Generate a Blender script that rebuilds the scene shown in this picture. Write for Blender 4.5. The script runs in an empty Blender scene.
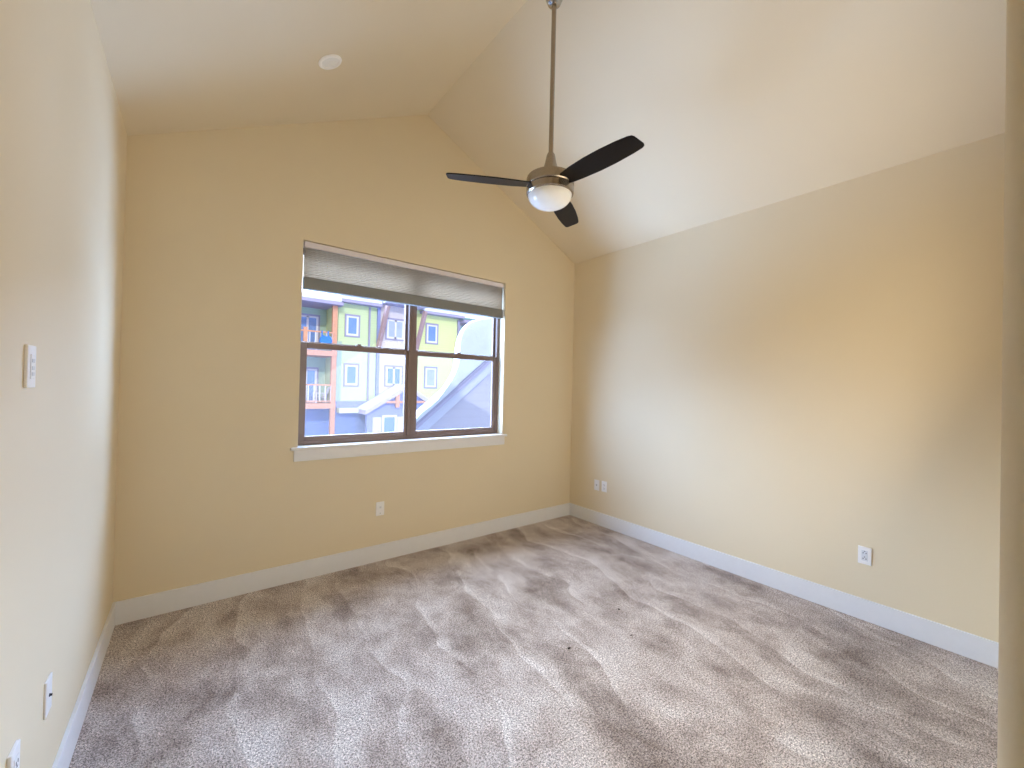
import bpy, bmesh, math, random
from mathutils import Vector, Matrix, noise

SC = bpy.context.scene
COL = SC.collection

# ------------------------------------------------------------------ camera
F_PX = 409.65
YAW, PITCH, ROLL = 0.6591, 0.0088, 0.0231
CAM = Vector((0.3573, -3.3982, 1.48))
fw = Vector((math.sin(YAW) * math.cos(PITCH), math.cos(YAW) * math.cos(PITCH), math.sin(PITCH)))
r0 = Vector((math.cos(YAW), -math.sin(YAW), 0))
u0 = r0.cross(fw)
rr = r0 * math.cos(ROLL) + u0 * math.sin(ROLL)
uu = u0 * math.cos(ROLL) - r0 * math.sin(ROLL)
cd = bpy.data.cameras.new('camera')
cam = bpy.data.objects.new('camera', cd)
COL.objects.link(cam)
cd.sensor_fit = 'HORIZONTAL'
cd.sensor_width = 36.0
cd.lens = 36.0 * F_PX / 1024.0
cd.clip_start = 0.02
cd.clip_end = 400
M = Matrix((rr, uu, -fw)).transposed().to_4x4()
M.translation = CAM
cam.matrix_world = M
SC.camera = cam

# ------------------------------------------------------------------ world, lights, exposure
w = bpy.data.worlds.new('winter_sky')
SC.world = w
w.use_nodes = True
bg = w.node_tree.nodes['Background']
bg.inputs['Color'].default_value = (0.95, 0.97, 1.0, 1)
bg.inputs['Strength'].default_value = 1.3


def sun(name, direction, strength, angle, color):
    ld = bpy.data.lights.new(name, 'SUN')
    ld.energy = strength
    ld.angle = math.radians(angle)
    ld.color = color
    o = bpy.data.objects.new(name, ld)
    COL.objects.link(o)
    o.rotation_euler = Vector(direction).to_track_quat('-Z', 'Y').to_euler()
    return o


def area(name, loc, direction, sx, sy, power, color, spread=180):
    ld = bpy.data.lights.new(name, 'AREA')
    ld.shape = 'RECTANGLE'
    ld.size, ld.size_y = sx, sy
    ld.energy = power
    ld.spread = math.radians(spread)
    ld.color = color
    o = bpy.data.objects.new(name, ld)
    COL.objects.link(o)
    o.location = loc
    o.rotation_euler = Vector(direction).to_track_quat('-Z', 'Y').to_euler()
    return o


# low winter sun behind the house, on the apartment block opposite
sun('winter_sun', (0.30, 0.80, -0.38), 1.7, 1.0, (1.0, 0.97, 0.93))
# bright open sky outside the window, in three broad patches: over the left, the right and the middle of the street
SKY = (0.57, 0.92, 1.62)
sun('bright_sky', (0.82, -0.43, -0.32), 16.5, 50.0, SKY)
sun('bright_sky', (-0.74, -0.55, -0.24), 33.0, 60.0, SKY)
sun('bright_sky', (0.08, -0.77, -0.62), 28.0, 70.0, (0.74, 0.93, 1.24))
# added unseen fill lamps standing in for snow bounce, from both sides
area('snow_bounce_fill', (-0.6, 2.8, -1.4), (0.56, -0.66, 0.54), 2.8, 2.2, 470, (0.58, 0.93, 1.60), 110)
area('snow_bounce_fill', (4.9, 1.5, 0.2), (-0.82, -0.52, 0.20), 1.8, 1.8, 300, (0.58, 0.93, 1.60), 120)
# added unseen warm fill lamp in the wall behind the camera
area('rear_fill', (2.45, -3.60, 1.45), (-0.30, 1, 0.42), 1.9, 1.8, 36, (1.0, 0.87, 0.67))

vs = SC.view_settings
vs.view_transform = 'Standard'
vs.look = 'None'
vs.gamma = 1.0
vs.use_curve_mapping = False
vs.exposure = 0.0
SC.display_settings.display_device = 'sRGB'
cy = SC.cycles
cy.use_denoising = True
cy.max_bounces = 10
cy.diffuse_bounces = 7
cy.glossy_bounces = 4
cy.transmission_bounces = 6
cy.transparent_max_bounces = 16
cy.sample_clamp_indirect = 6.0
cy.caustics_reflective = False
cy.caustics_refractive = False

# ------------------------------------------------------------------ room sizes (metres)
W = 3.892            # room width
EL, ER = 2.951, 2.965  # eave heights
RX, RZ = 1.9555, 3.919  # ridge
YN = -3.357          # room face of the near wall
YB = -5.6            # end of the hall
WX0, WX1, WZ0, WZ1 = 0.978, 2.876, 0.997, 2.556
T = 0.17
BB, BT = 0.138, 0.015
GZ = -3.3            # snow level outside



# ------------------------------------------------------------------ materials
def lin(c):
    return tuple(((v / 255) / 12.92 if v / 255 <= 0.04045 else ((v / 255 + 0.055) / 1.055) ** 2.4) for v in c) + (1.0,)


class NT:
    def __init__(self, name):
        self.m = bpy.data.materials.new(name)
        self.m.use_nodes = True
        self.t = self.m.node_tree
        self.p = self.t.nodes['Principled BSDF']
        self.out = self.t.nodes['Material Output']

    def n(self, typ, **kw):
        nd = self.t.nodes.new(typ)
        for k, v in kw.items():
            setattr(nd, k, v)
        return nd

    def l(self, a, b):
        self.t.links.new(a, b)

    def coords(self, scale=(1, 1, 1), rot=(0, 0, 0)):
        g = self.n('ShaderNodeNewGeometry')
        mp = self.n('ShaderNodeMapping')
        mp.inputs['Scale'].default_value = scale
        mp.inputs['Rotation'].default_value = rot
        self.l(g.outputs['Position'], mp.inputs['Vector'])
        return mp.outputs['Vector']

    def noise(self, vec, scale, detail=2.0, rough=0.5, dist=0.0):
        nd = self.n('ShaderNodeTexNoise')
        nd.inputs['Scale'].default_value = scale
        nd.inputs['Detail'].default_value = detail
        nd.inputs['Roughness'].default_value = rough
        nd.inputs['Distortion'].default_value = dist
        self.l(vec, nd.inputs['Vector'])
        return nd.outputs['Fac']

    def ramp(self, fac, stops):
        nd = self.n('ShaderNodeValToRGB')
        cr = nd.color_ramp
        while len(cr.elements) < len(stops):
            cr.elements.new(0.5)
        for e, (pos, c) in zip(cr.elements, stops):
            e.position = pos
            e.color = c
        self.l(fac, nd.inputs['Fac'])
        return nd.outputs['Color']

    def mix(self, fac, a, b, mode='MIX'):
        nd = self.n('ShaderNodeMix', data_type='RGBA', blend_type=mode)
        for sock, v in ((nd.inputs[0], fac), (nd.inputs[6], a), (nd.inputs[7], b)):
            if isinstance(v, (int, float)):
                sock.default_value = v
            elif isinstance(v, tuple):
                sock.default_value = v
            else:
                self.l(v, sock)
        return nd.outputs[2]

    def math(self, op, a, b=0.0):
        nd = self.n('ShaderNodeMath', operation=op)
        for sock, v in ((nd.inputs[0], a), (nd.inputs[1], b)):
            if isinstance(v, (int, float)):
                sock.default_value = v
            else:
                self.l(v, sock)
        return nd.outputs[0]

    def bump(self, height, strength, dist=0.01):
        nd = self.n('ShaderNodeBump')
        nd.inputs['Strength'].default_value = strength
        nd.inputs['Distance'].default_value = dist
        self.l(height, nd.inputs['Height'])
        self.l(nd.outputs['Normal'], self.p.inputs['Normal'])


def plain(name, rgb, rough=0.5, metal=0.0, var=0.04, scale=30.0, bump=0.0, spec=0.5):
    k = NT(name)
    c = lin(rgb)
    v = k.coords()
    f = k.noise(v, scale, 3)
    lo = tuple(x * (1 - var) for x in c[:3]) + (1,)
    hi = tuple(min(1, x * (1 + var)) for x in c[:3]) + (1,)
    k.l(k.ramp(f, [(0.3, lo), (0.7, hi)]), k.p.inputs['Base Color'])
    k.p.inputs['Roughness'].default_value = rough
    k.p.inputs['Metallic'].default_value = metal
    k.p.inputs['Specular IOR Level'].default_value = spec
    if bump:
        k.bump(f, bump, 0.002)
    return k.m


def paint(name, rgb, rough=0.75, spec=0.25):
    k = NT(name)
    c = lin(rgb)
    v = k.coords()
    big = k.noise(v, 1.3, 2)
    fine = k.noise(v, 170, 2, 0.6)
    lo = tuple(x * 0.985 for x in c[:3]) + (1,)
    k.l(k.ramp(big, [(0.35, lo), (0.65, c)]), k.p.inputs['Base Color'])
    k.p.inputs['Roughness'].default_value = rough
    k.p.inputs['Specular IOR Level'].default_value = spec
    k.bump(fine, 0.10, 0.002)
    return k.m


def carpet_mat():
    k = NT('taupe_cut_pile')
    v = k.coords()
    # slow warp so the vacuum strokes bend
    warp = k.n('ShaderNodeTexNoise')
    warp.inputs['Scale'].default_value = 1.1
    warp.inputs['Detail'].default_value = 2
    k.l(v, warp.inputs['Vector'])
    off = k.n('ShaderNodeVectorMath', operation='MULTIPLY_ADD')
    k.l(warp.outputs['Color'], off.inputs[0])
    off.inputs[1].default_value = (0.22, 0.20, 0)
    k.l(v, off.inputs[2])
    m1 = k.n('ShaderNodeMapping')
    m1.inputs['Scale'].default_value = (2.5, 1.5, 1)
    m1.inputs['Rotation'].default_value = (0, 0, math.radians(-9))
    k.l(off.outputs[0], m1.inputs['Vector'])
    strokes = k.noise(m1.outputs['Vector'], 1.0, 6, 0.68, 0.12)
    m2 = k.n('ShaderNodeMapping')
    m2.inputs['Scale'].default_value = (4.6, 3.2, 1)
    m2.inputs['Rotation'].default_value = (0, 0, math.radians(14))
    k.l(off.outputs[0], m2.inputs['Vector'])
    strokes2 = k.noise(m2.outputs['Vector'], 1.0, 6, 0.70, 0.12)
    patches = k.noise(v, 4.5, 6, 0.72, 0.1)
    s1 = k.ramp(strokes, [(0.40, (0, 0, 0, 1)), (0.50, (0.55, 0.55, 0.55, 1)), (0.60, (1, 1, 1, 1))])
    s2 = k.ramp(strokes2, [(0.38, (0, 0, 0, 1)), (0.60, (1, 1, 1, 1))])
    f = k.math('ADD', k.math('MULTIPLY', s1, 0.33), k.math('MULTIPLY', s2, 0.24))
    f = k.math('ADD', f, k.math('ADD', k.math('MULTIPLY', patches, 0.36), 0.07))
    # vacuum passes: each one starts with a crisp pale edge and fades across its width
    sx = k.n('ShaderNodeSeparateXYZ')
    k.l(off.outputs[0], sx.inputs[0])
    wob = k.noise(v, 1.1, 2.5, 0.5, 0.0)
    ph = k.math('ADD', k.math('MULTIPLY', sx.outputs['X'], 2.9), k.math('ADD', k.math('MULTIPLY', sx.outputs['Y'], -0.45), k.math('MULTIPLY', wob, 1.35)))
    saw = k.math('FRACT', ph)
    edge = k.ramp(saw, [(0.0, (0.25, 0.25, 0.25, 1)), (0.03, (1, 1, 1, 1)), (0.16, (0.55, 0.55, 0.55, 1)), (0.6, (0.3, 0.3, 0.3, 1)), (1.0, (0.0, 0.0, 0.0, 1))])
    gate = k.ramp(k.noise(v, 1.9, 3, 0.6), [(0.40, (0.1, 0.1, 0.1, 1)), (0.58, (1, 1, 1, 1))])
    f = k.math('ADD', k.math('MULTIPLY', f, 0.82), k.math('MULTIPLY', k.mix(1.0, edge, gate, 'MULTIPLY'), 0.26))
    base = k.ramp(f, [(0.20, lin((122, 108, 100))), (0.50, lin((172, 160, 153))), (0.80, lin((204, 197, 192)))])
    fine = k.noise(v, 240, 2, 0.8)
    coarse = k.noise(v, 115, 2, 0.7)
    tuft = k.math('ADD', k.math('MULTIPLY', fine, 0.6), k.math('MULTIPLY', coarse, 0.4))
    sp = k.ramp(tuft, [(0.40, (0.12, 0.10, 0.09, 1)), (0.49, (0.95, 0.95, 0.95, 1)), (0.59, (2.0, 2.0, 2.0, 1))])
    k.l(k.mix(1.0, base, sp, 'MULTIPLY'), k.p.inputs['Base Color'])
    k.p.inputs['Roughness'].default_value = 1.0
    k.p.inputs['Specular IOR Level'].default_value = 0.05
    k.p.inputs['Sheen Weight'].default_value = 0.15
    k.bump(tuft, 0.5, 0.010)
    return k.m


def siding(name, rgb, pitch=0.13, line=0.72, vertical=False):
    k = NT(name)
    c = lin(rgb)
    g = k.n('ShaderNodeNewGeometry')
    sep = k.n('ShaderNodeSeparateXYZ')
    k.l(g.outputs['Position'], sep.inputs[0])
    f = k.math('FRACT', k.math('DIVIDE', sep.outputs['X' if vertical else 'Z'], pitch))
    dark = tuple(x * line for x in c[:3]) + (1,)
    k.l(k.ramp(f, [(0.0, dark), (0.10, dark), (0.16, c), (1.0, c)]), k.p.inputs['Base Color'])
    k.p.inputs['Roughness'].default_value = 0.8
    k.bump(f, 0.3, 0.02)
    return k.m


def pane_glass(name, tint=(1, 1, 1, 1), refl=0.5):
    k = NT(name)
    tr = k.n('ShaderNodeBsdfTransparent')
    tr.inputs['Color'].default_value = tint
    gl = k.n('ShaderNodeBsdfGlossy')
    gl.inputs['Roughness'].default_value = 0.02
    fr = k.n('ShaderNodeFresnel')
    fr.inputs['IOR'].default_value = 1.45
    mx = k.n('ShaderNodeMixShader')
    k.l(k.math('MULTIPLY', fr.outputs[0], refl), mx.inputs[0])
    k.l(tr.outputs[0], mx.inputs[1])
    k.l(gl.outputs[0], mx.inputs[2])
    k.l(mx.outputs[0], k.out.inputs['Surface'])
    return k.m


def screen_mat():
    k = NT('insect_mesh')
    tr = k.n('ShaderNodeBsdfTransparent')
    df = k.n('ShaderNodeBsdfDiffuse')
    df.inputs['Color'].default_value = (0.30, 0.30, 0.33, 1)
    tl = k.n('ShaderNodeBsdfTranslucent')
    tl.inputs['Color'].default_value = (0.30, 0.30, 0.33, 1)
    a = k.n('ShaderNodeMixShader')
    a.inputs[0].default_value = 0.5
    k.l(df.outputs[0], a.inputs[1])
    k.l(tl.outputs[0], a.inputs[2])
    mx = k.n('ShaderNodeMixShader')
    mx.inputs[0].default_value = 0.035
    k.l(tr.outputs[0], mx.inputs[1])
    k.l(a.outputs[0], mx.inputs[2])
    k.l(mx.outputs[0], k.out.inputs['Surface'])
    return k.m


def wood_blade():
    k = NT('espresso_wood')
    v = k.coords((1, 1, 1))
    f = k.noise(v, 40, 4, 0.6, 1.2)
    k.l(k.ramp(f, [(0.3, lin((9, 5, 5))), (0.7, lin((18, 11, 11)))]), k.p.inputs['Base Color'])
    k.p.inputs['Roughness'].default_value = 0.42
    k.p.inputs['Specular IOR Level'].default_value = 0.28
    return k.m


def snow_mat(name, rgb):
    k = NT(name)
    c = lin(rgb)
    v = k.coords((1, 1, 1), (0.3, 0.2, 0.5))
    f = k.noise(v, 2.2, 5, 0.6, 0.4)
    lo = tuple(x * 0.93 for x in c[:3]) + (1,)
    k.l(k.ramp(f, [(0.35, lo), (0.65, c)]), k.p.inputs['Base Color'])
    k.p.inputs['Roughness'].default_value = 0.9
    k.bump(f, 0.5, 0.12)
    return k.m


MT = {}
MT['wall'] = paint('cream_wall_paint', (226, 212, 183))
MT['ceil'] = paint('cream_ceiling_paint', (226, 213, 187))
MT['trim'] = plain('white_trim_paint', (228, 229, 231), 0.45, var=0.01)
MT['carpet'] = carpet_mat()
MT['frame'] = plain('bronze_vinyl', (124, 106, 100), 0.45, var=0.03)
MT['glass'] = pane_glass('window_glass')
MT['screen'] = screen_mat()
MT['rail'] = plain('grey_blind_rail', (226, 220, 226), 0.5, var=0.02)
MT['railb'] = plain('dark_grey_blind_rail', (128, 130, 130), 0.55, var=0.02)
MT['fabric'] = plain('grey_blind_fabric', (200, 193, 184), 0.9, var=0.01)
MT['fabric'].node_tree.nodes['Principled BSDF'].inputs['Specular IOR Level'].default_value = 0.1
_t = MT['fabric'].node_tree
_tl = _t.nodes.new('ShaderNodeBsdfTranslucent')
_tl.inputs['Color'].default_value = (0.60, 0.54, 0.46, 1)
_mx = _t.nodes.new('ShaderNodeMixShader')
_mx.inputs[0].default_value = 0.55
_t.links.new(_t.nodes['Principled BSDF'].outputs[0], _mx.inputs[1])
_t.links.new(_tl.outputs[0], _mx.inputs[2])
_t.links.new(_mx.outputs[0], _t.nodes['Material Output'].inputs['Surface'])
MT['nickel'] = plain('brushed_nickel', (168, 157, 143), 0.24, 1.0, var=0.05, scale=80)
MT['chrome'] = plain('polished_nickel', (190, 188, 186), 0.12, 1.0, var=0.02)
MT['blade'] = wood_blade()
MT['opal'] = plain('opal_glass', (250, 252, 252), 0.14, var=0.01)
MT['plate'] = plain('white_plastic', (240, 240, 240), 0.35, var=0.01)
MT['dark'] = plain('dark_slot', (40, 38, 38), 0.6)
MT['plgrey'] = plain('grey_plastic', (214, 217, 221), 0.4, var=0.02)
MT['ltrim'] = plain('light_trim_white', (252, 252, 250), 0.5, var=0.01)
MT['lens'] = plain('frosted_lens', (236, 238, 236), 0.4, var=0.02)
# outdoors
MT['green'] = siding('sage_green_siding', (168, 192, 174), 0.16, 0.88)
MT['lime'] = siding('lime_green_siding', (198, 214, 164), 0.16, 0.87)
MT['yellow'] = siding('yellow_green_siding', (210, 220, 158), 0.16, 0.87)
MT['beige'] = siding('pale_board_siding', (208, 201, 202), 0.28, 0.93, True)
MT['stone'] = plain('shaded_stone', (120, 144, 192), 0.9, var=0.14, scale=9)  # bluish shadow over the base is put into this stone colour
MT['band'] = plain('blue_grey_band', (140, 150, 200), 0.8, var=0.04)
MT['cream_band'] = plain('pale_cream_band', (214, 224, 204), 0.7, var=0.02)
MT['owhite'] = plain('white_outdoor_trim', (216, 216, 226), 0.6, var=0.02)
MT['otrim'] = plain('grey_lilac_trim', (150, 148, 172), 0.6, var=0.03)
MT['opane'] = plain('sky_blue_pane', (112, 146, 204), 0.25, var=0.10, scale=2.5)
MT['opane2'] = plain('pale_grey_pane', (164, 176, 190), 0.25, var=0.08, scale=2.5)
MT['timber'] = plain('orange_stained_timber', (212, 154, 124), 0.7, var=0.08, scale=6)
MT['strut'] = plain('mauve_brown_timber', (166, 140, 142), 0.7, var=0.06, scale=6)
MT['eave'] = plain('lilac_grey_eave', (164, 158, 186), 0.7, var=0.03)
MT['snow'] = snow_mat('roof_snow', (226, 234, 244))
MT['snowshade'] = snow_mat('shaded_snow', (188, 203, 224))  # shaded copy of the snow, bluish shade put into its colour
MT['ground_dim'] = snow_mat('dimmed_ground', (92, 95, 102))  # unseen ground, made dark to hold down light bounced onto the facades
MT['shingle'] = plain('mauve_shingle', (190, 182, 206), 0.8, var=0.08, scale=14)
MT['blue'] = plain('bright_blue_plastic', (40, 120, 206), 0.5, var=0.06)
MT['nwall'] = siding('pale_blue_grey_siding', (164, 168, 196), 0.19, 0.95)
MT['nboard'] = plain('pale_blue_rake_board', (172, 184, 216), 0.6, var=0.03)
MT['nboard2'] = plain('lilac_rake_board', (150, 152, 192), 0.6, var=0.03)
MT['nedge'] = plain('dark_lilac_drip_edge', (122, 122, 160), 0.6, var=0.03)
MT['absorb'] = plain('bounce_absorbing_dark', (70, 62, 58), 0.8, var=0.06, scale=4)
MT['crumb'] = plain('dark_crumb', (52, 44, 40), 0.9)


# ------------------------------------------------------------------ mesh helpers
class MB:
    def __init__(self):
        self.b = bmesh.new()

    def box(self, x0, y0, z0, x1, y1, z1):
        vs_ = [self.b.verts.new(p) for p in ((x0, y0, z0), (x1, y0, z0), (x1, y1, z0), (x0, y1, z0),
                                             (x0, y0, z1), (x1, y0, z1), (x1, y1, z1), (x0, y1, z1))]
        for f in ((3, 2, 1, 0), (4, 5, 6, 7), (0, 1, 5, 4), (1, 2, 6, 5), (2, 3, 7, 6), (3, 0, 4, 7)):
            self.b.faces.new([vs_[i] for i in f])
        return self

    def bar(self, a, c, wx, wy, up=(0, 0, 1)):
        """square bar from a to c"""
        a, c = Vector(a), Vector(c)
        d = (c - a).normalized()
        s = d.cross(Vector(up))
        s = s.normalized() if s.length > 1e-4 else Vector((1, 0, 0))
        t = s.cross(d).normalized()
        vs_ = [self.b.verts.new(p + s * i * wx / 2 + t * j * wy / 2) for p in (a, c) for i, j in ((-1, -1), (1, -1), (1, 1), (-1, 1))]
        for f in ((3, 2, 1, 0), (4, 5, 6, 7), (0, 1, 5, 4), (1, 2, 6, 5), (2, 3, 7, 6), (3, 0, 4, 7)):
            self.b.faces.new([vs_[i] for i in f])
        return self

    def prism(self, pts, axis, a, c):
        """polygon in the two other axes, extruded along axis from a to c"""
        def P(q, h):
            if axis == 'x':
                return (h, q[0], q[1])
            if axis == 'y':
                return (q[0], h, q[1])
            return (q[0], q[1], h)
        lo = [self.b.verts.new(P(q, a)) for q in pts]
        hi = [self.b.verts.new(P(q, c)) for q in pts]
        n = len(pts)
        self.b.faces.new(lo)
        self.b.faces.new(list(reversed(hi)))
        for i in range(n):
            j = (i + 1) % n
            self.b.faces.new([lo[i], hi[i], hi[j], lo[j]])
        return self

    def lathe(self, prof, cx, cy_, seg=48, mat=None):
        """profile of (radius, z) turned about a vertical axis"""
        rings = []
        for r, z in prof:
            if r < 1e-6:
                rings.append([self.b.verts.new((cx, cy_, z))])
            else:
                rings.append([self.b.verts.new((cx + r * math.cos(2 * math.pi * k / seg), cy_ + r * math.sin(2 * math.pi * k / seg), z)) for k in range(seg)])
        for A, B in zip(rings, rings[1:]):
            for k in range(seg):
                j = (k + 1) % seg
                if len(A) == 1 and len(B) == 1:
                    continue
                if len(A) == 1:
                    self.b.faces.new([A[0], B[j], B[k]])
                elif len(B) == 1:
                    self.b.faces.new([A[k], A[j], B[0]])
                else:
                    self.b.faces.new([A[k], A[j], B[j], B[k]])
        for R_ in (rings[0], rings[-1]):
            if len(R_) > 2:
                self.b.faces.new(R_)
        return self

    def xform(self, m):
        self.b.transform(m)
        return self

    def build(self, name, mat, parent=None, bevel=0.0, smooth=False, seg=2):
        bmesh.ops.recalc_face_normals(self.b, faces=self.b.faces[:])
        me = bpy.data.meshes.new(name)
        if parent is not None:
            root = parent
            while root.parent is not None:
                root = root.parent
            self.b.transform(Matrix.Translation(-root.location))
        self.b.to_mesh(me)
        self.b.free()
        me.materials.append(mat)
        o = bpy.data.objects.new(name, me)
        COL.objects.link(o)
        if parent is not None:
            o.parent = parent
        if bevel:
            md = o.modifiers.new('edge', 'BEVEL')
            md.width = bevel
            md.segments = seg
            md.limit_method = 'ANGLE'
        if smooth:
            for p in me.polygons:
                p.use_smooth = True
            if smooth != 'all':
                try:
                    me.set_sharp_from_angle(angle=math.radians(35))
                except Exception:
                    pass
        return o


def tag(o, label=None, cat=None, group=None, kind=None):
    if label:
        o['label'] = label
    if cat:
        o['category'] = cat
    if group:
        o['group'] = group
    if kind:
        o['kind'] = kind
    return o


def empty(name, loc, label=None, cat=None, group=None, kind=None):
    o = bpy.data.objects.new(name, None)
    o.empty_display_size = 0.1
    COL.objects.link(o)
    o.location = loc
    return tag(o, label, cat, group, kind)


def struct(o, label, cat):
    return tag(o, label, cat, kind='structure')


# ------------------------------------------------------------------ room shell
b = MB()
b.box(-0.2, YB, -0.2, W + 0.2, 0.2, 0.0)
struct(b.build('floor', MT['carpet']), 'taupe cut pile carpet with pale vacuum strokes', 'floor')

b = MB()
# gabled wall with the window opening, as pieces that share edges
slopeL = (RZ - EL) / RX
slopeR = (RZ - ER) / (W - RX)


def top(x):
    return EL + slopeL * x if x <= RX else ER + slopeR * (W - x)


b.prism([(-T, -0.2), (WX0, -0.2), (WX0, top(WX0) + .1), (0, EL + .1), (-T, EL + .02)], 'y', 0, T)
b.prism([(WX1, -0.2), (W + T, -0.2), (W + T, ER + .02), (W, ER + .1), (WX1, top(WX1) + .1)], 'y', 0, T)
b.prism([(WX0, -0.2), (WX1, -0.2), (WX1, WZ0 - 0.02), (WX0, WZ0 - 0.02)], 'y', 0, T)
b.prism([(WX0, WZ1), (WX1, WZ1), (WX1, top(WX1) + .1), (RX, RZ + .1), (WX0, top(WX0) + .1)], 'y', 0, T)
struct(b.build('wall_far', MT['wall']), 'cream gabled wall around the window', 'wall')
b = MB()
b.box(-T, YB, -0.2, 0, T, EL + .02)
struct(b.build('wall_left', MT['wall']), 'cream side wall with the fan control plate', 'wall')
b = MB()
b.box(W, YN - .2, -0.2, W + T, T, ER + .02)
struct(b.build('wall_right', MT['wall']), 'cream side wall with the outlets and bright window light', 'wall')

b = MB()  # unseen dark skin added to cut light bounced onto the neighbouring gable
b.prism([(-T - .3, GZ), (WX0 - .02, GZ), (WX0 - .02, top(WX0) + .2), (-T - .3, EL)], 'y', T, T + .03)
b.prism([(WX1 + .02, GZ), (W + T + .3, GZ), (W + T + .3, ER), (WX1 + .02, top(WX1) + .2)], 'y', T, T + .03)
b.prism([(WX0 - .02, GZ), (WX1 + .02, GZ), (WX1 + .02, WZ0 - .02), (WX0 - .02, WZ0 - .02)], 'y', T, T + .03)
b.prism([(WX0 - .02, WZ1 + .02), (WX1 + .02, WZ1 + .02), (WX1 + .02, top(WX1) + .2), (RX, RZ + .2), (WX0 - .02, top(WX0) + .2)], 'y', T, T + .03)
struct(b.build('outer_bounce_absorber', MT['absorb']), 'unseen outer skin around the window, darkened to cut bounce light', 'wall')

# near wall: doorway on the left (rounded corner), wide opening added for the unseen rear fill
RC = 0.02
XD = 0.9
YT = -3.3772 + 0.0
b = MB()
cx_, cyy = XD + RC, YT - RC
arc = [(cx_ + RC * math.cos(math.radians(a)), cyy + RC * math.sin(math.radians(a))) for a in range(90, 181, 9)]
yb = YT - 0.125
arc2 = [(cx_ + RC * math.cos(math.radians(a)), yb + RC + RC * math.sin(math.radians(a))) for a in range(180, 271, 9)]
b.prism([(1.5, YT)] + arc + arc2 + [(1.5, yb)], 'z', -0.1, 3.95)
b.box(1.5, yb, -0.1, 3.4, YT, 0.25)
b.box(1.5, yb, 2.45, 3.4, YT, 3.95)
b.box(3.4, yb, -0.1, W + T, YT, 3.95)
b.box(-0.1, yb, 2.45, XD + 0.1, YT, 3.95)
b.box(1.45, yb - .40, -0.1, W + T, yb - .28, 2.6)  # unseen alcove added to close in the rear fill
b.box(1.45, yb - .40, 2.45, W + T, yb, 2.6)
b.box(3.40, yb - .40, -0.1, W + T, yb, 2.6)
nw = b.build('wall_near', MT['wall'], smooth=True)
struct(nw, 'rounded cream drywall corner at the doorway edge', 'wall')

# hall behind the viewer
b = MB()
b.box(1.35, YB, -0.1, 1.47, yb, 2.6)
b.box(-T, YB - .12, -0.1, 1.47, YB, 2.6)
struct(b.build('wall_hall', MT['wall']), 'cream hall walls behind the doorway', 'wall')
b = MB()
b.box(-T, YB - .12, 2.5, 1.47, yb, 2.62)
struct(b.build('ceiling_hall', MT['ceil']), 'flat hall ceiling', 'ceiling')

b = MB()
th = 0.14
b.prism([(-T, EL - slopeL * T), (RX, RZ), (W + T, ER - slopeR * T), (W + T, ER - slopeR * T + th), (RX, RZ + th), (-T, EL - slopeL * T + th)], 'y', yb, T)
struct(b.build('ceiling', MT['ceil']), 'cream vaulted ceiling of two slopes meeting at a ridge', 'ceiling')

# baseboards
b = MB(); b.box(0, -BT, 0, W, 0, BB)
struct(b.build('baseboard_far', MT['trim'], bevel=0.002), 'white baseboard under the window', 'baseboard')
b = MB(); b.box(0, YB, 0, BT, -BT, BB)
struct(b.build('baseboard_left', MT['trim'], bevel=0.002), 'white baseboard along the left wall', 'baseboard')
b = MB(); b.box(W - BT, YT, 0, W, -BT, BB)
struct(b.build('baseboard_right', MT['trim'], bevel=0.002), 'white baseboard along the right wall', 'baseboard')


# ------------------------------------------------------------------ window
def ring(bm_, x0, z0, x1, z1, wl, wr, wb, wt, y0, y1):
    bm_.box(x0, y0, z0, x0 + wl, y1, z1)
    bm_.box(x1 - wr, y0, z0, x1, y1, z1)
    bm_.box(x0 + wl, y0, z0, x1 - wr, y1, z0 + wb)
    bm_.box(x0 + wl, y0, z1 - wt, x1 - wr, y1, z1)


XM = 1.907
win = empty('window_1', (1.927, 0.1, WZ0), 'bronze double sash window with a white sill, snow outside', 'window', kind='structure')
b = MB()
ring(b, WX0, WZ0, WX1, WZ1, 0.012, 0.030, 0.028, 0.04, 0.088, 0.165)
b.box(XM - 0.034, 0.086, WZ0 + 0.028, XM + 0.034, 0.165, WZ1 - 0.04)
b.box(XM - 0.003, 0.083, WZ0 + 0.028, XM + 0.003, 0.086, WZ1 - 0.04)
b.build('window_frame', MT['frame'], win, bevel=0.003)
for x0, x1, sl, sr in ((WX0 + .012, XM - .034, .052, .026), (XM + .034, WX1 - .030, .026, .040)):
    b = MB()
    ring(b, x0, WZ0 + .026, x1, 1.795, sl, sr, 0.04, 0.045, 0.094, 0.122)
    s = b.build('lower_sash', MT['frame'], win, bevel=0.003)
    b = MB(); b.box(x0 + sl - .004, 0.106, WZ0 + .062, x1 - sr + .004, 0.110, 1.754)
    b.build('pane', MT['glass'], s)
    b = MB()
    xm = (x0 + x1) / 2 + 0.01
    b.box(xm - .030, 0.096, 1.795, xm + .030, 0.120, 1.803)
    b.box(xm - .016, 0.098, 1.803, xm + .016, 0.116, 1.815)
    b.build('latch', MT['frame'], s, bevel=0.003)
    b = MB()
    ring(b, x0, 1.765, x1, WZ1 - .042, .022 if x0 > 1.5 else .008, .022, .04, .03, 0.126, 0.154)
    s = b.build('upper_sash', MT['frame'], win, bevel=0.003)
    b = MB(); b.box(x0 + .006, 0.138, 1.80, x1 - .018, 0.142, WZ1 - .07)
    b.build('pane', MT['glass'], s)
    b = MB()
    b.box(x0 + .005, 0.1605, WZ0 + .03, x1 - .005, 0.1610, 1.775)
    b.build('insect_screen', MT['screen'], win)
b = MB()
b.box(0.929, -0.026, 0.975, 2.924, 0.0, WZ0)
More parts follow.
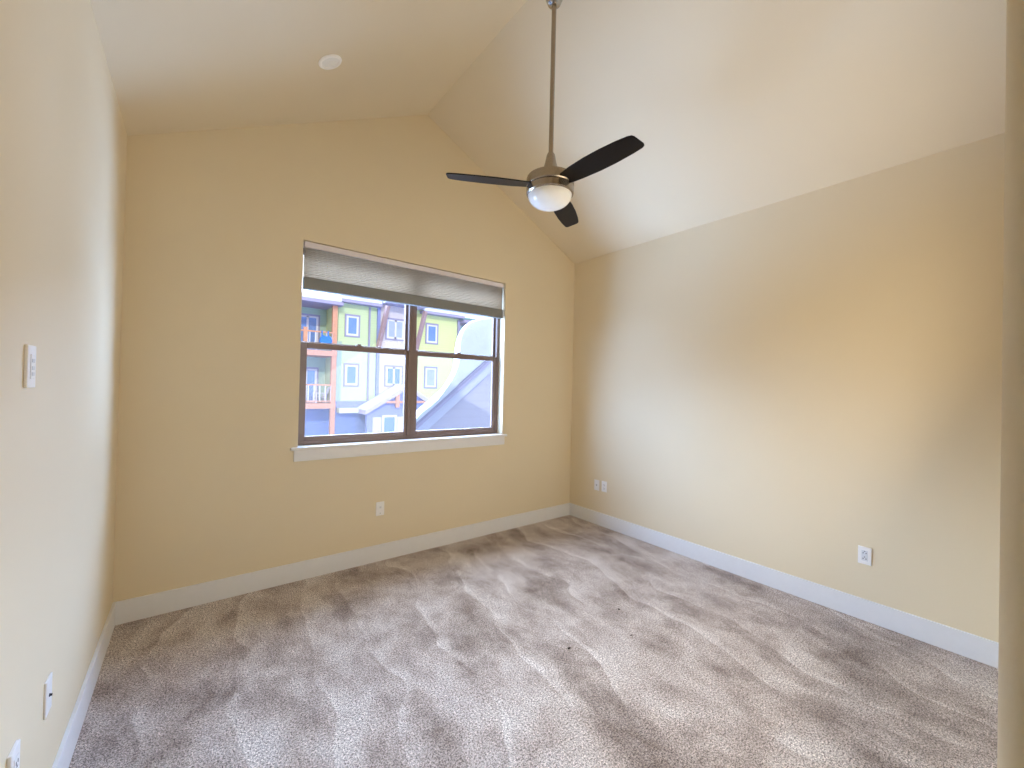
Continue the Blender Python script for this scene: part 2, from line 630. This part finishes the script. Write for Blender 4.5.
b.box(WX0, 0.0, 0.975, WX1, 0.10, WZ0)
b.build('window_sill', MT['trim'], win, bevel=0.003)
b = MB(); b.box(0.952, -0.017, 0.893, 2.896, 0, 0.975)
b.build('window_apron', MT['trim'], win, bevel=0.002)

# cellular shade inside the recess
sh = empty('cellular_shade', (1.927, 0.04, 2.19), 'grey pleated cellular shade pulled partly down over the window top', 'window shade')
SX0, SX1 = 0.990, 2.858
b = MB(); b.box(SX0, 0.010, 2.508, SX1, 0.060, 2.552)
b.build('head_rail', MT['rail'], sh, bevel=0.004)
b = MB()
NP = 15
zt, zb_ = 2.507, 2.282
fr_, bk = [], []
for i in range(NP * 2 + 1):
    z = zt + (zb_ - zt) * i / (NP * 2)
    fr_.append((0.014 if i % 2 else 0.024, z))
    bk.append((0.056 if i % 2 else 0.046, z))
b.prism(fr_ + bk[::-1], 'x', SX0 + .004, SX1 - .004)
b.build('pleated_fabric', MT['fabric'], sh)
b = MB(); b.box(SX0, 0.008, 2.192, SX1, 0.060, 2.284)
tag(b.build('bottom_rail', MT['railb'], sh, bevel=0.006), 'darker grey bottom rail')

# ------------------------------------------------------------------ ceiling fan
FX, FY = 1.962, -1.645
fan = empty('ceiling_fan', (FX, FY, 3.70), 'brushed nickel ceiling fan with three dark blades and white bowl light', 'ceiling fan')
b = MB()
b.lathe([(0.0, 3.905), (0.066, 3.905), (0.068, 3.86), (0.062, 3.80), (0.050, 3.75), (0.038, 3.722), (0.020, 3.716), (0.0, 3.716)], FX, FY)
b.build('canopy', MT['chrome'], fan, smooth=True)
b = MB()
b.lathe([(0, 2.80), (0.0135, 2.80), (0.0135, 3.73), (0, 3.73)], FX, FY, 24)
b.build('downrod', MT['nickel'], fan, smooth=True)
b = MB()
b.lathe([(0, 2.845), (0.019, 2.845), (0.024, 2.835), (0.033, 2.79), (0.046, 2.745), (0.062, 2.712), (0.064, 2.69), (0, 2.69)], FX, FY)
b.build('coupling_cover', MT['nickel'], fan, smooth=True)
b = MB()
b.lathe([(0, 2.706), (0.125, 2.704), (0.135, 2.699), (0.1375, 2.692), (0.1375, 2.650), (0.133, 2.645), (0, 2.645)], FX, FY, 72)
mh = b.build('motor_housing', MT['nickel'], fan, smooth=True)
b = MB()
b.lathe([(0, 2.643), (0.133, 2.643), (0.1375, 2.637), (0.136, 2.604), (0.128, 2.598), (0.110, 2.598), (0, 2.600)], FX, FY, 72)
b.build('light_ring', MT['nickel'], fan, smooth=True)
b = MB()
pr = [(0.0, 2.612), (0.126, 2.612), (0.126, 2.598)]
for i in range(1, 13):
    a = i / 12 * math.pi / 2
    pr.append((0.126 * math.cos(a), 2.598 - 0.074 * math.sin(a)))
pr[-1] = (0.0, 2.524)
b.lathe(pr, FX, FY, 64)
b.build('light_bowl', MT['opal'], fan, smooth='all')


def blade_mesh():
    """outline along +x from the hub, chord along y, slight pitch, 7 mm thick"""
    out = [(0.115, -0.047), (0.20, -0.060), (0.30, -0.067), (0.40, -0.067), (0.50, -0.061), (0.560, -0.053), (0.580, -0.046),
           (0.588, -0.034), (0.598, 0.030), (0.594, 0.042), (0.580, 0.049), (0.52, 0.056), (0.42, 0.062), (0.32, 0.062), (0.20, 0.054), (0.115, 0.044)]
    k = MB()
    k.prism([(x, y) for x, y in out], 'z', -0.0035, 0.0035)
    return k


for i, ang in enumerate((151.5, 31.5, -88.5)):
    k = blade_mesh()
    m = Matrix.Translation((FX, FY, 2.653)) @ Matrix.Rotation(math.radians(ang), 4, 'Z') @ Matrix.Rotation(math.radians(-11.5), 4, 'X')
    k.xform(m)
    k.build('blade', MT['blade'], fan, bevel=0.002)

# ------------------------------------------------------------------ recessed light on the left slope
nrm = Vector((slopeL, 0, -1)).normalized()  # into the room
dl = Vector((0.9585, -0.7523, EL + slopeL * 0.9585))
rl = empty('recessed_light', dl, 'round white recessed ceiling light on the left slope', 'recessed light')
m = Matrix.Translation(dl) @ Vector((0, 0, -1)).rotation_difference(nrm).to_matrix().to_4x4()
b = MB()
prof = [(0.071, 0.002), (0.071, -0.004), (0.066, -0.009), (0.056, -0.010), (0.050, -0.004), (0.050, 0.002)]
b.lathe(prof[:], 0, 0, 48)
bmesh.ops.delete(b.b, geom=[f for f in b.b.faces if len(f.verts) > 4], context='FACES')
b.xform(m).build('trim_ring', MT['ltrim'], rl, smooth=True)
b = MB()
b.lathe([(0, 0.0), (0.051, 0.0), (0.051, -0.003), (0.03, -0.0055), (0, -0.0065)], 0, 0, 48)
b.xform(m).build('lens', MT['lens'], rl, smooth=True)


# ------------------------------------------------------------------ wall plates; local frame: u across, v up, n out of the wall
def wall_frame(side, u, z):
    if side == 'far':
        return Matrix(((1, 0, 0, u), (0, 0, -1, 0), (0, 1, 0, z), (0, 0, 0, 1)))
    if side == 'right':
        return Matrix(((0, 0, -1, W), (-1, 0, 0, u), (0, 1, 0, z), (0, 0, 0, 1)))
    return Matrix(((0, 0, 1, 0), (1, 0, 0, u), (0, 1, 0, z), (0, 0, 0, 1)))


def plate(name, side, u, z, label, cat, kind, wdt=0.070, hgt=0.115, t=0.006, group=None):
    m_ = wall_frame(side, u, z)
    o = empty(name, m_.translation, label, cat, group)

    def add(pn, boxes, mat, bev=0.0, parent=None):
        k = MB()
        for q in boxes:
            k.box(*q)
        return k.xform(m_).build(pn, mat, parent or o, bevel=bev)
    add('cover_plate', [(-wdt / 2, -hgt / 2, 0, wdt / 2, hgt / 2, t)], MT['plate'], 0.0022)
    if kind == 'outlet':
        rc = add('receptacle', [(-.0165, -.0335, t, .0165, .0335, t + .002)], MT['plate'], 0.001)
        rc['label'] = 'white receptacle with two sets of slots'
        sl = []
        for zc in (0.0175, -0.0175):
            sl += [(-.0085, zc - .004, t + .002, -.0055, zc + .005, t + .0026), (.0055, zc - .004, t + .002, .0085, zc + .005, t + .0026),
                   (-.0025, zc - .0135, t + .002, .0025, zc - .008, t + .0026)]
        add('slots', sl, MT['dark'], parent=rc)
    elif kind == 'gfci':
        rc = add('receptacle', [(-.0165, -.0335, t, .0165, .0335, t + .002)], MT['plgrey'], 0.001)
        sl = []
        for zc in (0.017, -0.020):
            sl += [(-.0095, zc - .004, t + .002, -.0055, zc + .004, t + .0026), (.0055, zc - .004, t + .002, .0095, zc + .004, t + .0026),
                   (-.003, zc + .009, t + .002, .003, zc + .014, t + .0026)]
        add('slots', sl, MT['dark'], parent=rc)
    elif kind == 'jack':
        k = MB()
        k.lathe([(0, t - .001), (0.0052, t - .001), (0.0052, t + .002), (0.0036, t + .002), (0.0036, t + .007), (0, t + .007)], 0, 0, 16)
        k.xform(m_).build('coax_jack', MT['dark'], o)
    elif kind == 'timer':
        rc = add('insert', [(-.0165, -.0335, t, .0165, .0335, t + .002)], MT['plate'], 0.001)
        add('indicator', [(-.003, -.0395, t, .003, -.0355, t + .001)], MT['dark'])
        add('button', [(-.008, .004, t + .002, .008, .020, t + .003)], MT['plgrey'], parent=rc)
    elif kind == 'control':
        rc = add('button_panel', [(-.0165, -.0335, t, .0165, .0335, t + .002)], MT['plate'], 0.001)
        for j, zc in enumerate((0.016, -0.004, -0.020)):
            add('button', [(-.010, zc - .005, t + .002, .010, zc + .005, t + .0032)], MT['plgrey'], 0.0006, rc)
    return o


plate('wall_outlet', 'far', 1.6155, 0.437, 'white outlet plate on the window wall below the sill', 'outlet', 'timer')
plate('wall_outlet', 'right', -2.693, 0.423, 'white outlet plate alone on the right wall, far from the corner', 'outlet', 'gfci')
plate('jack_plate', 'right', -0.408, 0.428, 'white jack plate with centre hole, nearer the corner of two', 'wall plate', 'jack')
plate('wall_outlet', 'right', -0.512, 0.432, 'white outlet plate beside the corner jack plate on the right wall', 'outlet', 'outlet')
plate('fan_control', 'left', -1.722, 1.507, 'slim white control plate high on the left wall', 'wall control', 'control', t=0.008)
plate('jack_plate', 'left', -1.420, 0.440, 'white jack plate with dark centre jack low on left wall', 'wall plate', 'jack')
plate('wall_outlet', 'left', -1.752, 0.445, 'white outlet plate at bottom left edge, low on left wall', 'outlet', 'outlet', t=0.009)

# crumbs on the carpet
for (x, y, s), lab in zip(((2.655, -1.667, .012), (2.079, -1.763, .014), (2.475, -1.895, .010)),
                          ('small dark crumb on the carpet, nearest the window of three',
                           'dark crumb on the carpet, nearest the doorway of three',
                           'tiny dark crumb on the carpet, middle of the three crumbs')):
    b = MB()
    b.lathe([(0, 0.0), (s * .5, 0.001), (s * .62, s * .3), (s * .3, s * .55), (0, s * .6)], 0, 0, 7)
    b.xform(Matrix.Translation((x, y, 0.0)) @ Matrix.Rotation(x * 9, 4, 'Z') @ Matrix.Diagonal((1.3, .7, 1, 1)))
    tag(b.build('carpet_crumb', MT['crumb'], smooth='all'), lab, 'crumb', 'crumbs on the carpet')

# ------------------------------------------------------------------ outdoors: ground
b = MB()
n_ = 40
vsx = []
for i in range(n_ + 1):
    row = []
    for j in range(n_ + 1):
        x, y = -22 + 60 * i / n_, 0.6 + 44 * j / n_
        row.append(b.b.verts.new((x, y, GZ + 0.35 * noise.noise(Vector((x * .22, y * .22, 3.1))))))
    vsx.append(row)
for i in range(n_):
    for j in range(n_):
        b.b.faces.new([vsx[i][j], vsx[i + 1][j], vsx[i + 1][j + 1], vsx[i][j + 1]])
struct(b.build('ground', MT['ground_dim'], smooth='all'), 'ground between the houses, darkened to cut bounce light', 'ground')

# ------------------------------------------------------------------ outdoors: apartment block opposite
YF = 22.2
blk = empty('apartment_building', (10.0, YF, GZ), 'green and beige three storey apartment block with snowy roof across the way', 'building')


def part(name, mat, boxes, parent=blk, bev=0.0, label=None):
    k = MB()
    for q in boxes:
        k.box(*q)
    o = k.build(name, mat, parent, bevel=bev)
    if label:
        o['label'] = label
    return o


def bwin(x0, z0, x1, z1, y, pane, bars=0):
    """window set on a wall face at y: casing, white sash, panes"""
    k = MB()
    ring(k, x0 - .09, z0 - .09, x1 + .09, z1 + .09, .09, .09, .09, .11, y - .05, y)
    wi = k.build('window', MT['otrim'], blk)
    k = MB()
    ring(k, x0, z0, x1, z1, .12, .12, .12, .12, y - .035, y)
    for q in range(bars):
        xc = x0 + (x1 - x0) * (q + 1) / (bars + 1)
        k.box(xc - .06, y - .035, z0, xc + .06, y, z1)
    k.build('sash', MT['owhite'], wi)
    k = MB(); k.box(x0 + .1, y - .015, z0 + .1, x1 - .1, y + .0, z1 - .1)
    k.build('pane', pane, wi)


ZT = 6.75
YR = YF + 1.5
# walls
part('green_wall', MT['green'], [(-4.0, YR, GZ, 7.1, YR + .3, ZT)], label='shaded sage green wall behind the balconies')
part('lime_wall', MT['lime'], [(7.02, YF, 0.42, 9.42, YF + 8, ZT), (6.72, YF + .05, 0.42, 7.02, YF + 1.6, ZT)], label='lime green siding wall')
part('corner_panel', MT['green'], [(6.88, YF - .01, 0.42, 7.26, YF + .04, 4.0)], label='sage green corner panel')
part('pale_wall', MT['beige'], [(9.42, YF - .12, GZ, 11.80, YF + 8, ZT)], label='pale board siding wall')
part('yellow_wall', MT['yellow'], [(11.80, YF, 0.36, 15.25, YF + 8, ZT)], label='yellow green siding wall')
part('stone_base', MT['stone'], [(-4.0, YR - .1, GZ, 7.1, YR, 0.05), (6.72, YF - .04, GZ, 9.42, YF + .02, 0.06), (11.8, YF - .04, GZ, 24, YF + .02, 0.38)], label='stone base with bluish shadow in its colour')
part('base_band', MT['band'], [(6.72, YF - .06, 0.06, 9.44, YF, 0.44)])
part('base_ledge', MT['cream_band'], [(7.05, YF - .7, -0.24, 8.72, YF - .04, 0.05)], label='pale cream ledge')
part('far_wall', MT['green'], [(15.25, YR, GZ, 24, YR + .3, ZT)])
part('belly_band', MT['strut'], [(11.8, YF - .5, -0.05, 13.9, YF, 0.38)], label='mauve shingled skirt roof')
# windows
for a in ((7.48, 4.40, 8.20, 5.60), (7.48, 1.40, 8.22, 2.64)):
    bwin(*a, YF, MT['opane'])
bwin(9.93, 4.43, 11.06, 5.66, YF - .12, MT['opane2'], 1)
bwin(9.93, 1.44, 10.98, 2.64, YF - .12, MT['opane'], 1)
bwin(12.74, 4.42, 13.52, 5.66, YF, MT['opane'])
bwin(12.72, 1.38, 13.52, 2.70, YF, MT['opane2'])
# balcony doors
for z0, z1 in ((3.4, 5.55), (0.3, 2.35)):
    bwin(5.05, z0, 6.25, z1, YR, MT['opane'], 1)
# timber posts, decks, railings
for x in (6.76, 3.2):
    part('post', MT['timber'], [(x - .13, YF - .35, GZ, x + .13, YF - .09, 6.05)])
part('post', MT['timber'], [(14.95, YF - .15, 3.4, 15.12, YF, 4.6)])
for z in (3.36, 0.32):
    part('deck', MT['timber'], [(-4.0, YF - .40, z - .30, 6.90, YR, z)])
    k = MB()
    k.box(-4.0, YF - .36, z + 1.02, 6.70, YF - .26, z + 1.10)
    k.box(-4.0, YF - .36, z + .10, 6.70, YF - .26, z + .16)
    rl_ = k.build('railing', MT['timber'], blk)
    k = MB()
    x = -3.9
    while x < 6.6:
        k.box(x, YF - .325, z + .16, x + .06, YF - .295, z + 1.02)
        x += 0.30
    k.build('balusters', MT['owhite'], rl_)
part('rail_post', MT['timber'], [(5.10, YF - .38, 3.36, 5.30, YF - .24, 4.62)])
for z in (3.36, ):
    k = MB()
    k.box(15.2, YF - .3, z + .98, 18, YF - .2, z + 1.08)
    k.box(15.2, YF - .4, z - .28, 18, YR, z)
    k.build('deck', MT['timber'], blk)
# downspout, corner boards, struts
part('downspout', MT['otrim'], [(8.80, YF - .10, 0.46, 8.90, YF, 6.25)])
part('corner_board', MT['band'], [(9.32, YF - .16, 0.2, 9.50, YF, 6.3)])
part('corner_board', MT['owhite'], [(11.38, YF - .20, 0.2, 11.60, YF - .12, 6.4)])
part('corner_board', MT['otrim'], [(15.10, YF - .12, 0.4, 15.30, YF, 6.2)])
for x in (9.60, 12.12):
    k = MB()
    k.bar((x + .05, YF - .95, 6.35), (x - .25, YF - .16, 3.55), .22, .22)
    k.build('strut', MT['strut'], blk)
# roofs
part('eave', MT['eave'], [(-5.0, YF - .75, 6.02, 7.12, YF + 1.8, 6.20)], bev=.02)
part('eave', MT['eave'], [(7.0, YF - .55, 6.30, 9.5, YF + 1, 6.46), (9.5, YF - 1.0, 6.52, 12.2, YF + 1, 6.66), (12.2, YF - .55, 6.30, 15.4, YF + 1, 6.46), (15.3, YF - .7, 6.0, 24, YF + 1, 6.2)], bev=.02)
k = MB()
k.prism([(YF - .70, 6.20), (YF + 6, 8.2), (YF + 6, 8.7), (YF - .62, 6.48)], 'x', -5.0, 7.05)
k.prism([(YF - .52, 6.46), (YF + 6, 8.5), (YF + 6, 9.0), (YF - .45, 6.80)], 'x', 7.05, 9.5)
k.prism([(YF - .95, 6.66), (YF + 6, 8.9), (YF + 6, 9.3), (YF - .9, 6.95)], 'x', 9.5, 12.2)
k.prism([(YF - .52, 6.46), (YF + 6, 8.5), (YF + 6, 9.0), (YF - .45, 6.80)], 'x', 12.2, 24)
k.build('snowy_roof', MT['snow'], blk, bevel=.08)

# entrance gable in front of the pale wall
GX, GA = 10.6, 1.48
gl_, gs = 8.12, 0.60
g1 = 2 * GX - gl_
YP = YF - 2.0


def gz(x):
    return GA - gs * abs(x - GX)


k = MB()
k.prism([(8.55, GZ), (12.65, GZ), (12.65, gz(12.65) - .25), (GX, GA - .25), (8.55, gz(8.55) - .25)], 'y', YP + .35, YP + .6)
gab = k.build('entrance_porch', MT['band'], blk)
tag(gab, 'small gabled entrance porch with snowy roof')
k = MB()
k.prism([(gl_, gz(gl_)), (GX, GA), (g1, gz(g1)), (g1, gz(g1) - .26), (GX, GA - .26), (gl_, gz(gl_) - .26)], 'y', YP, YF - .16)
k.build('gable_roof', MT['shingle'], gab)
k = MB()
k.prism([(gl_, gz(gl_) + .03), (GX, GA + .03), (g1, gz(g1) + .03), (g1, gz(g1)), (GX, GA), (gl_, gz(gl_))], 'y', YP + .02, YF - .16)
k.build('snow_cap', MT['snow'], gab)
k = MB()
k.box(9.93, YP + .04, .12, 10.15, YP + .2, .92)
k.box(9.35, YP + .06, .38, 11.85, YP + .18, .52)
k.build('gable_truss', MT['timber'], gab)
k = MB()
ring(k, 9.20, -1.50, 10.10, -.34, .13, .13, .13, .13, YP + .29, YP + .36)
fr2 = k.build('window', MT['owhite'], gab)
k = MB(); k.box(9.30, YP + .33, -1.40, 10.0, YP + .36, -.44)
k.build('pane', MT['opane'], fr2)
k = MB(); k.box(8.28, YP + .2, GZ, 8.60, YP + .5, gz(8.4) - .2)
k.build('post', MT['band'], gab)
k = MB(); k.box(8.62, YP + .32, GZ, 9.16, YP + .36, -.45); k.box(10.14, YP + .32, GZ, 12.3, YP + .36, -.45)
k.build('pale_panel', MT['beige'], gab)

# white reclining patio chair on the lower balcony
ch = empty('patio_chair', (6.2, YF + .5, 0.32), 'white slatted patio chair on the lower balcony of the green block', 'chair')
ZD = 0.32
k = MB()
for i in range(5):
    k.box(5.95 + i * .11, YF + .25, ZD + .36 - i * .012, 6.04 + i * .11, YF + .78, ZD + .40 - i * .012)
k.build('seat', MT['owhite'], ch)
k = MB()
for i in range(5):
    y = YF + .26 + i * .11
    k.bar((6.48, y + .04, ZD + .30), (6.80, y + .04, ZD + 1.08 + .03 * (2 - abs(i - 2))), .09, .03, up=(1, 0, 0))
k.build('backrest', MT['owhite'], ch)
for y in (YF + .2, YF + .83):
    k = MB()
    k.box(5.9, y - .05, ZD + .55, 6.62, y + .05, ZD + .59)
    k.build('armrest', MT['owhite'], ch)
    for x in (5.96, 6.5):
        k = MB(); k.box(x - .04, y - .02, ZD, x + .04, y + .02, ZD + .55)
        k.build('leg', MT['owhite'], ch)

# blue covered bundle slung over the upper balcony railing
bb = MB()
bb.prism([(5.95, 3.74), (6.20, 3.66), (6.48, 3.72), (6.56, 3.86), (6.54, 4.06), (6.42, 4.20), (6.20, 4.16), (6.04, 4.24), (5.92, 4.06), (5.88, 3.86)], 'y', YF - .66, YF - .42)
ob = bb.build('patio_cover', MT['blue'], bevel=.05)
tag(ob, 'bright blue covered bundle hanging on the upper balcony railing of the green block', 'patio cover')
for x in (6.05, 6.38):
    ob2 = MB()
    ob2.box(x - .03, YF - .45, 4.0, x + .03, YF - .37, 4.49)
    ob2.build('strap', MT['blue'], ob)

# ------------------------------------------------------------------ outdoors: neighbouring gable close to the window
nb = empty('neighbouring_house', (6.5, 4.9, GZ), 'pale blue house gable rising beside the window with snow on its rake', 'building')
NS = 0.813


def nz(x):
    return 0.78 + NS * (x - 4.04)


XA = 8.6
k = MB()
k.prism([(4.15, GZ), (XA + 4.4, GZ), (XA + 4.4, nz(4.2) - .2), (XA, nz(XA) - .2), (4.15, nz(4.15) - .2)], 'y', 4.72, 5.35)
k.build('gable_wall', MT['nwall'], nb)
for d0, d1, y0, nm, mt in ((0.0, 0.075, 4.44, 'drip_edge', 'nedge'), (0.075, 0.185, 4.50, 'rake_board', 'nboard2'), (0.185, 0.46, 4.60, 'frieze_board', 'nboard')):
    k = MB()
    k.prism([(3.90, nz(3.90) - d0), (XA, nz(XA) - d0), (XA + 4.8, nz(3.90) - d0), (XA + 4.8, nz(3.90) - d1), (XA, nz(XA) - d1), (3.90, nz(3.90) - d1)], 'y', y0, 5.0)
    k.build(nm, MT[mt], nb)
# snow lying on the rake with a deep rounded drift
sp = [(3.90, 0.72), (3.94, .80), (4.02, .905), (4.25, 1.06), (4.41, 1.18), (4.60, 1.41), (4.79, 1.68), (4.88, 1.87), (4.93, 2.11), (4.93, 2.35), (4.95, 2.57), (5.01, 2.73),
      (5.10, 2.86), (5.25, 2.97), (5.48, 3.04), (5.84, 3.12), (6.2, 3.3), (6.8, 3.75), (7.6, 4.35), (8.6, 5.0)]
k = MB()
top_n = len(sp)
rings = []
yl = [(4.42, 0.0), (4.40, .05), (4.38, .5), (4.39, .9), (4.40, .97), (4.44, 1.0), (4.56, .99), (4.63, .9), (4.68, .6), (4.70, 0.0)]
for (x, z) in sp:
    zb0 = nz(x)
    rings.append([k.b.verts.new((x, y, zb0 + (z - zb0) * s)) for y, s in yl])
for A, B in zip(rings, rings[1:]):
    for i in range(len(yl) - 1):
        k.b.faces.new([A[i], A[i + 1], B[i + 1], B[i]])
    k.b.faces.new([A[-1], A[0], B[0], B[-1]])
k.b.faces.new(rings[0])
k.b.faces.new(rings[-1][::-1])
sn = k.build('roof_snow', MT['snowshade'], smooth='all')
md = sn.modifiers.new('round', 'SUBSURF'); md.levels = 2; md.render_levels = 2
tag(sn, 'thick drift of snow piled on the pale house roof edge', 'snow', kind='stuff')
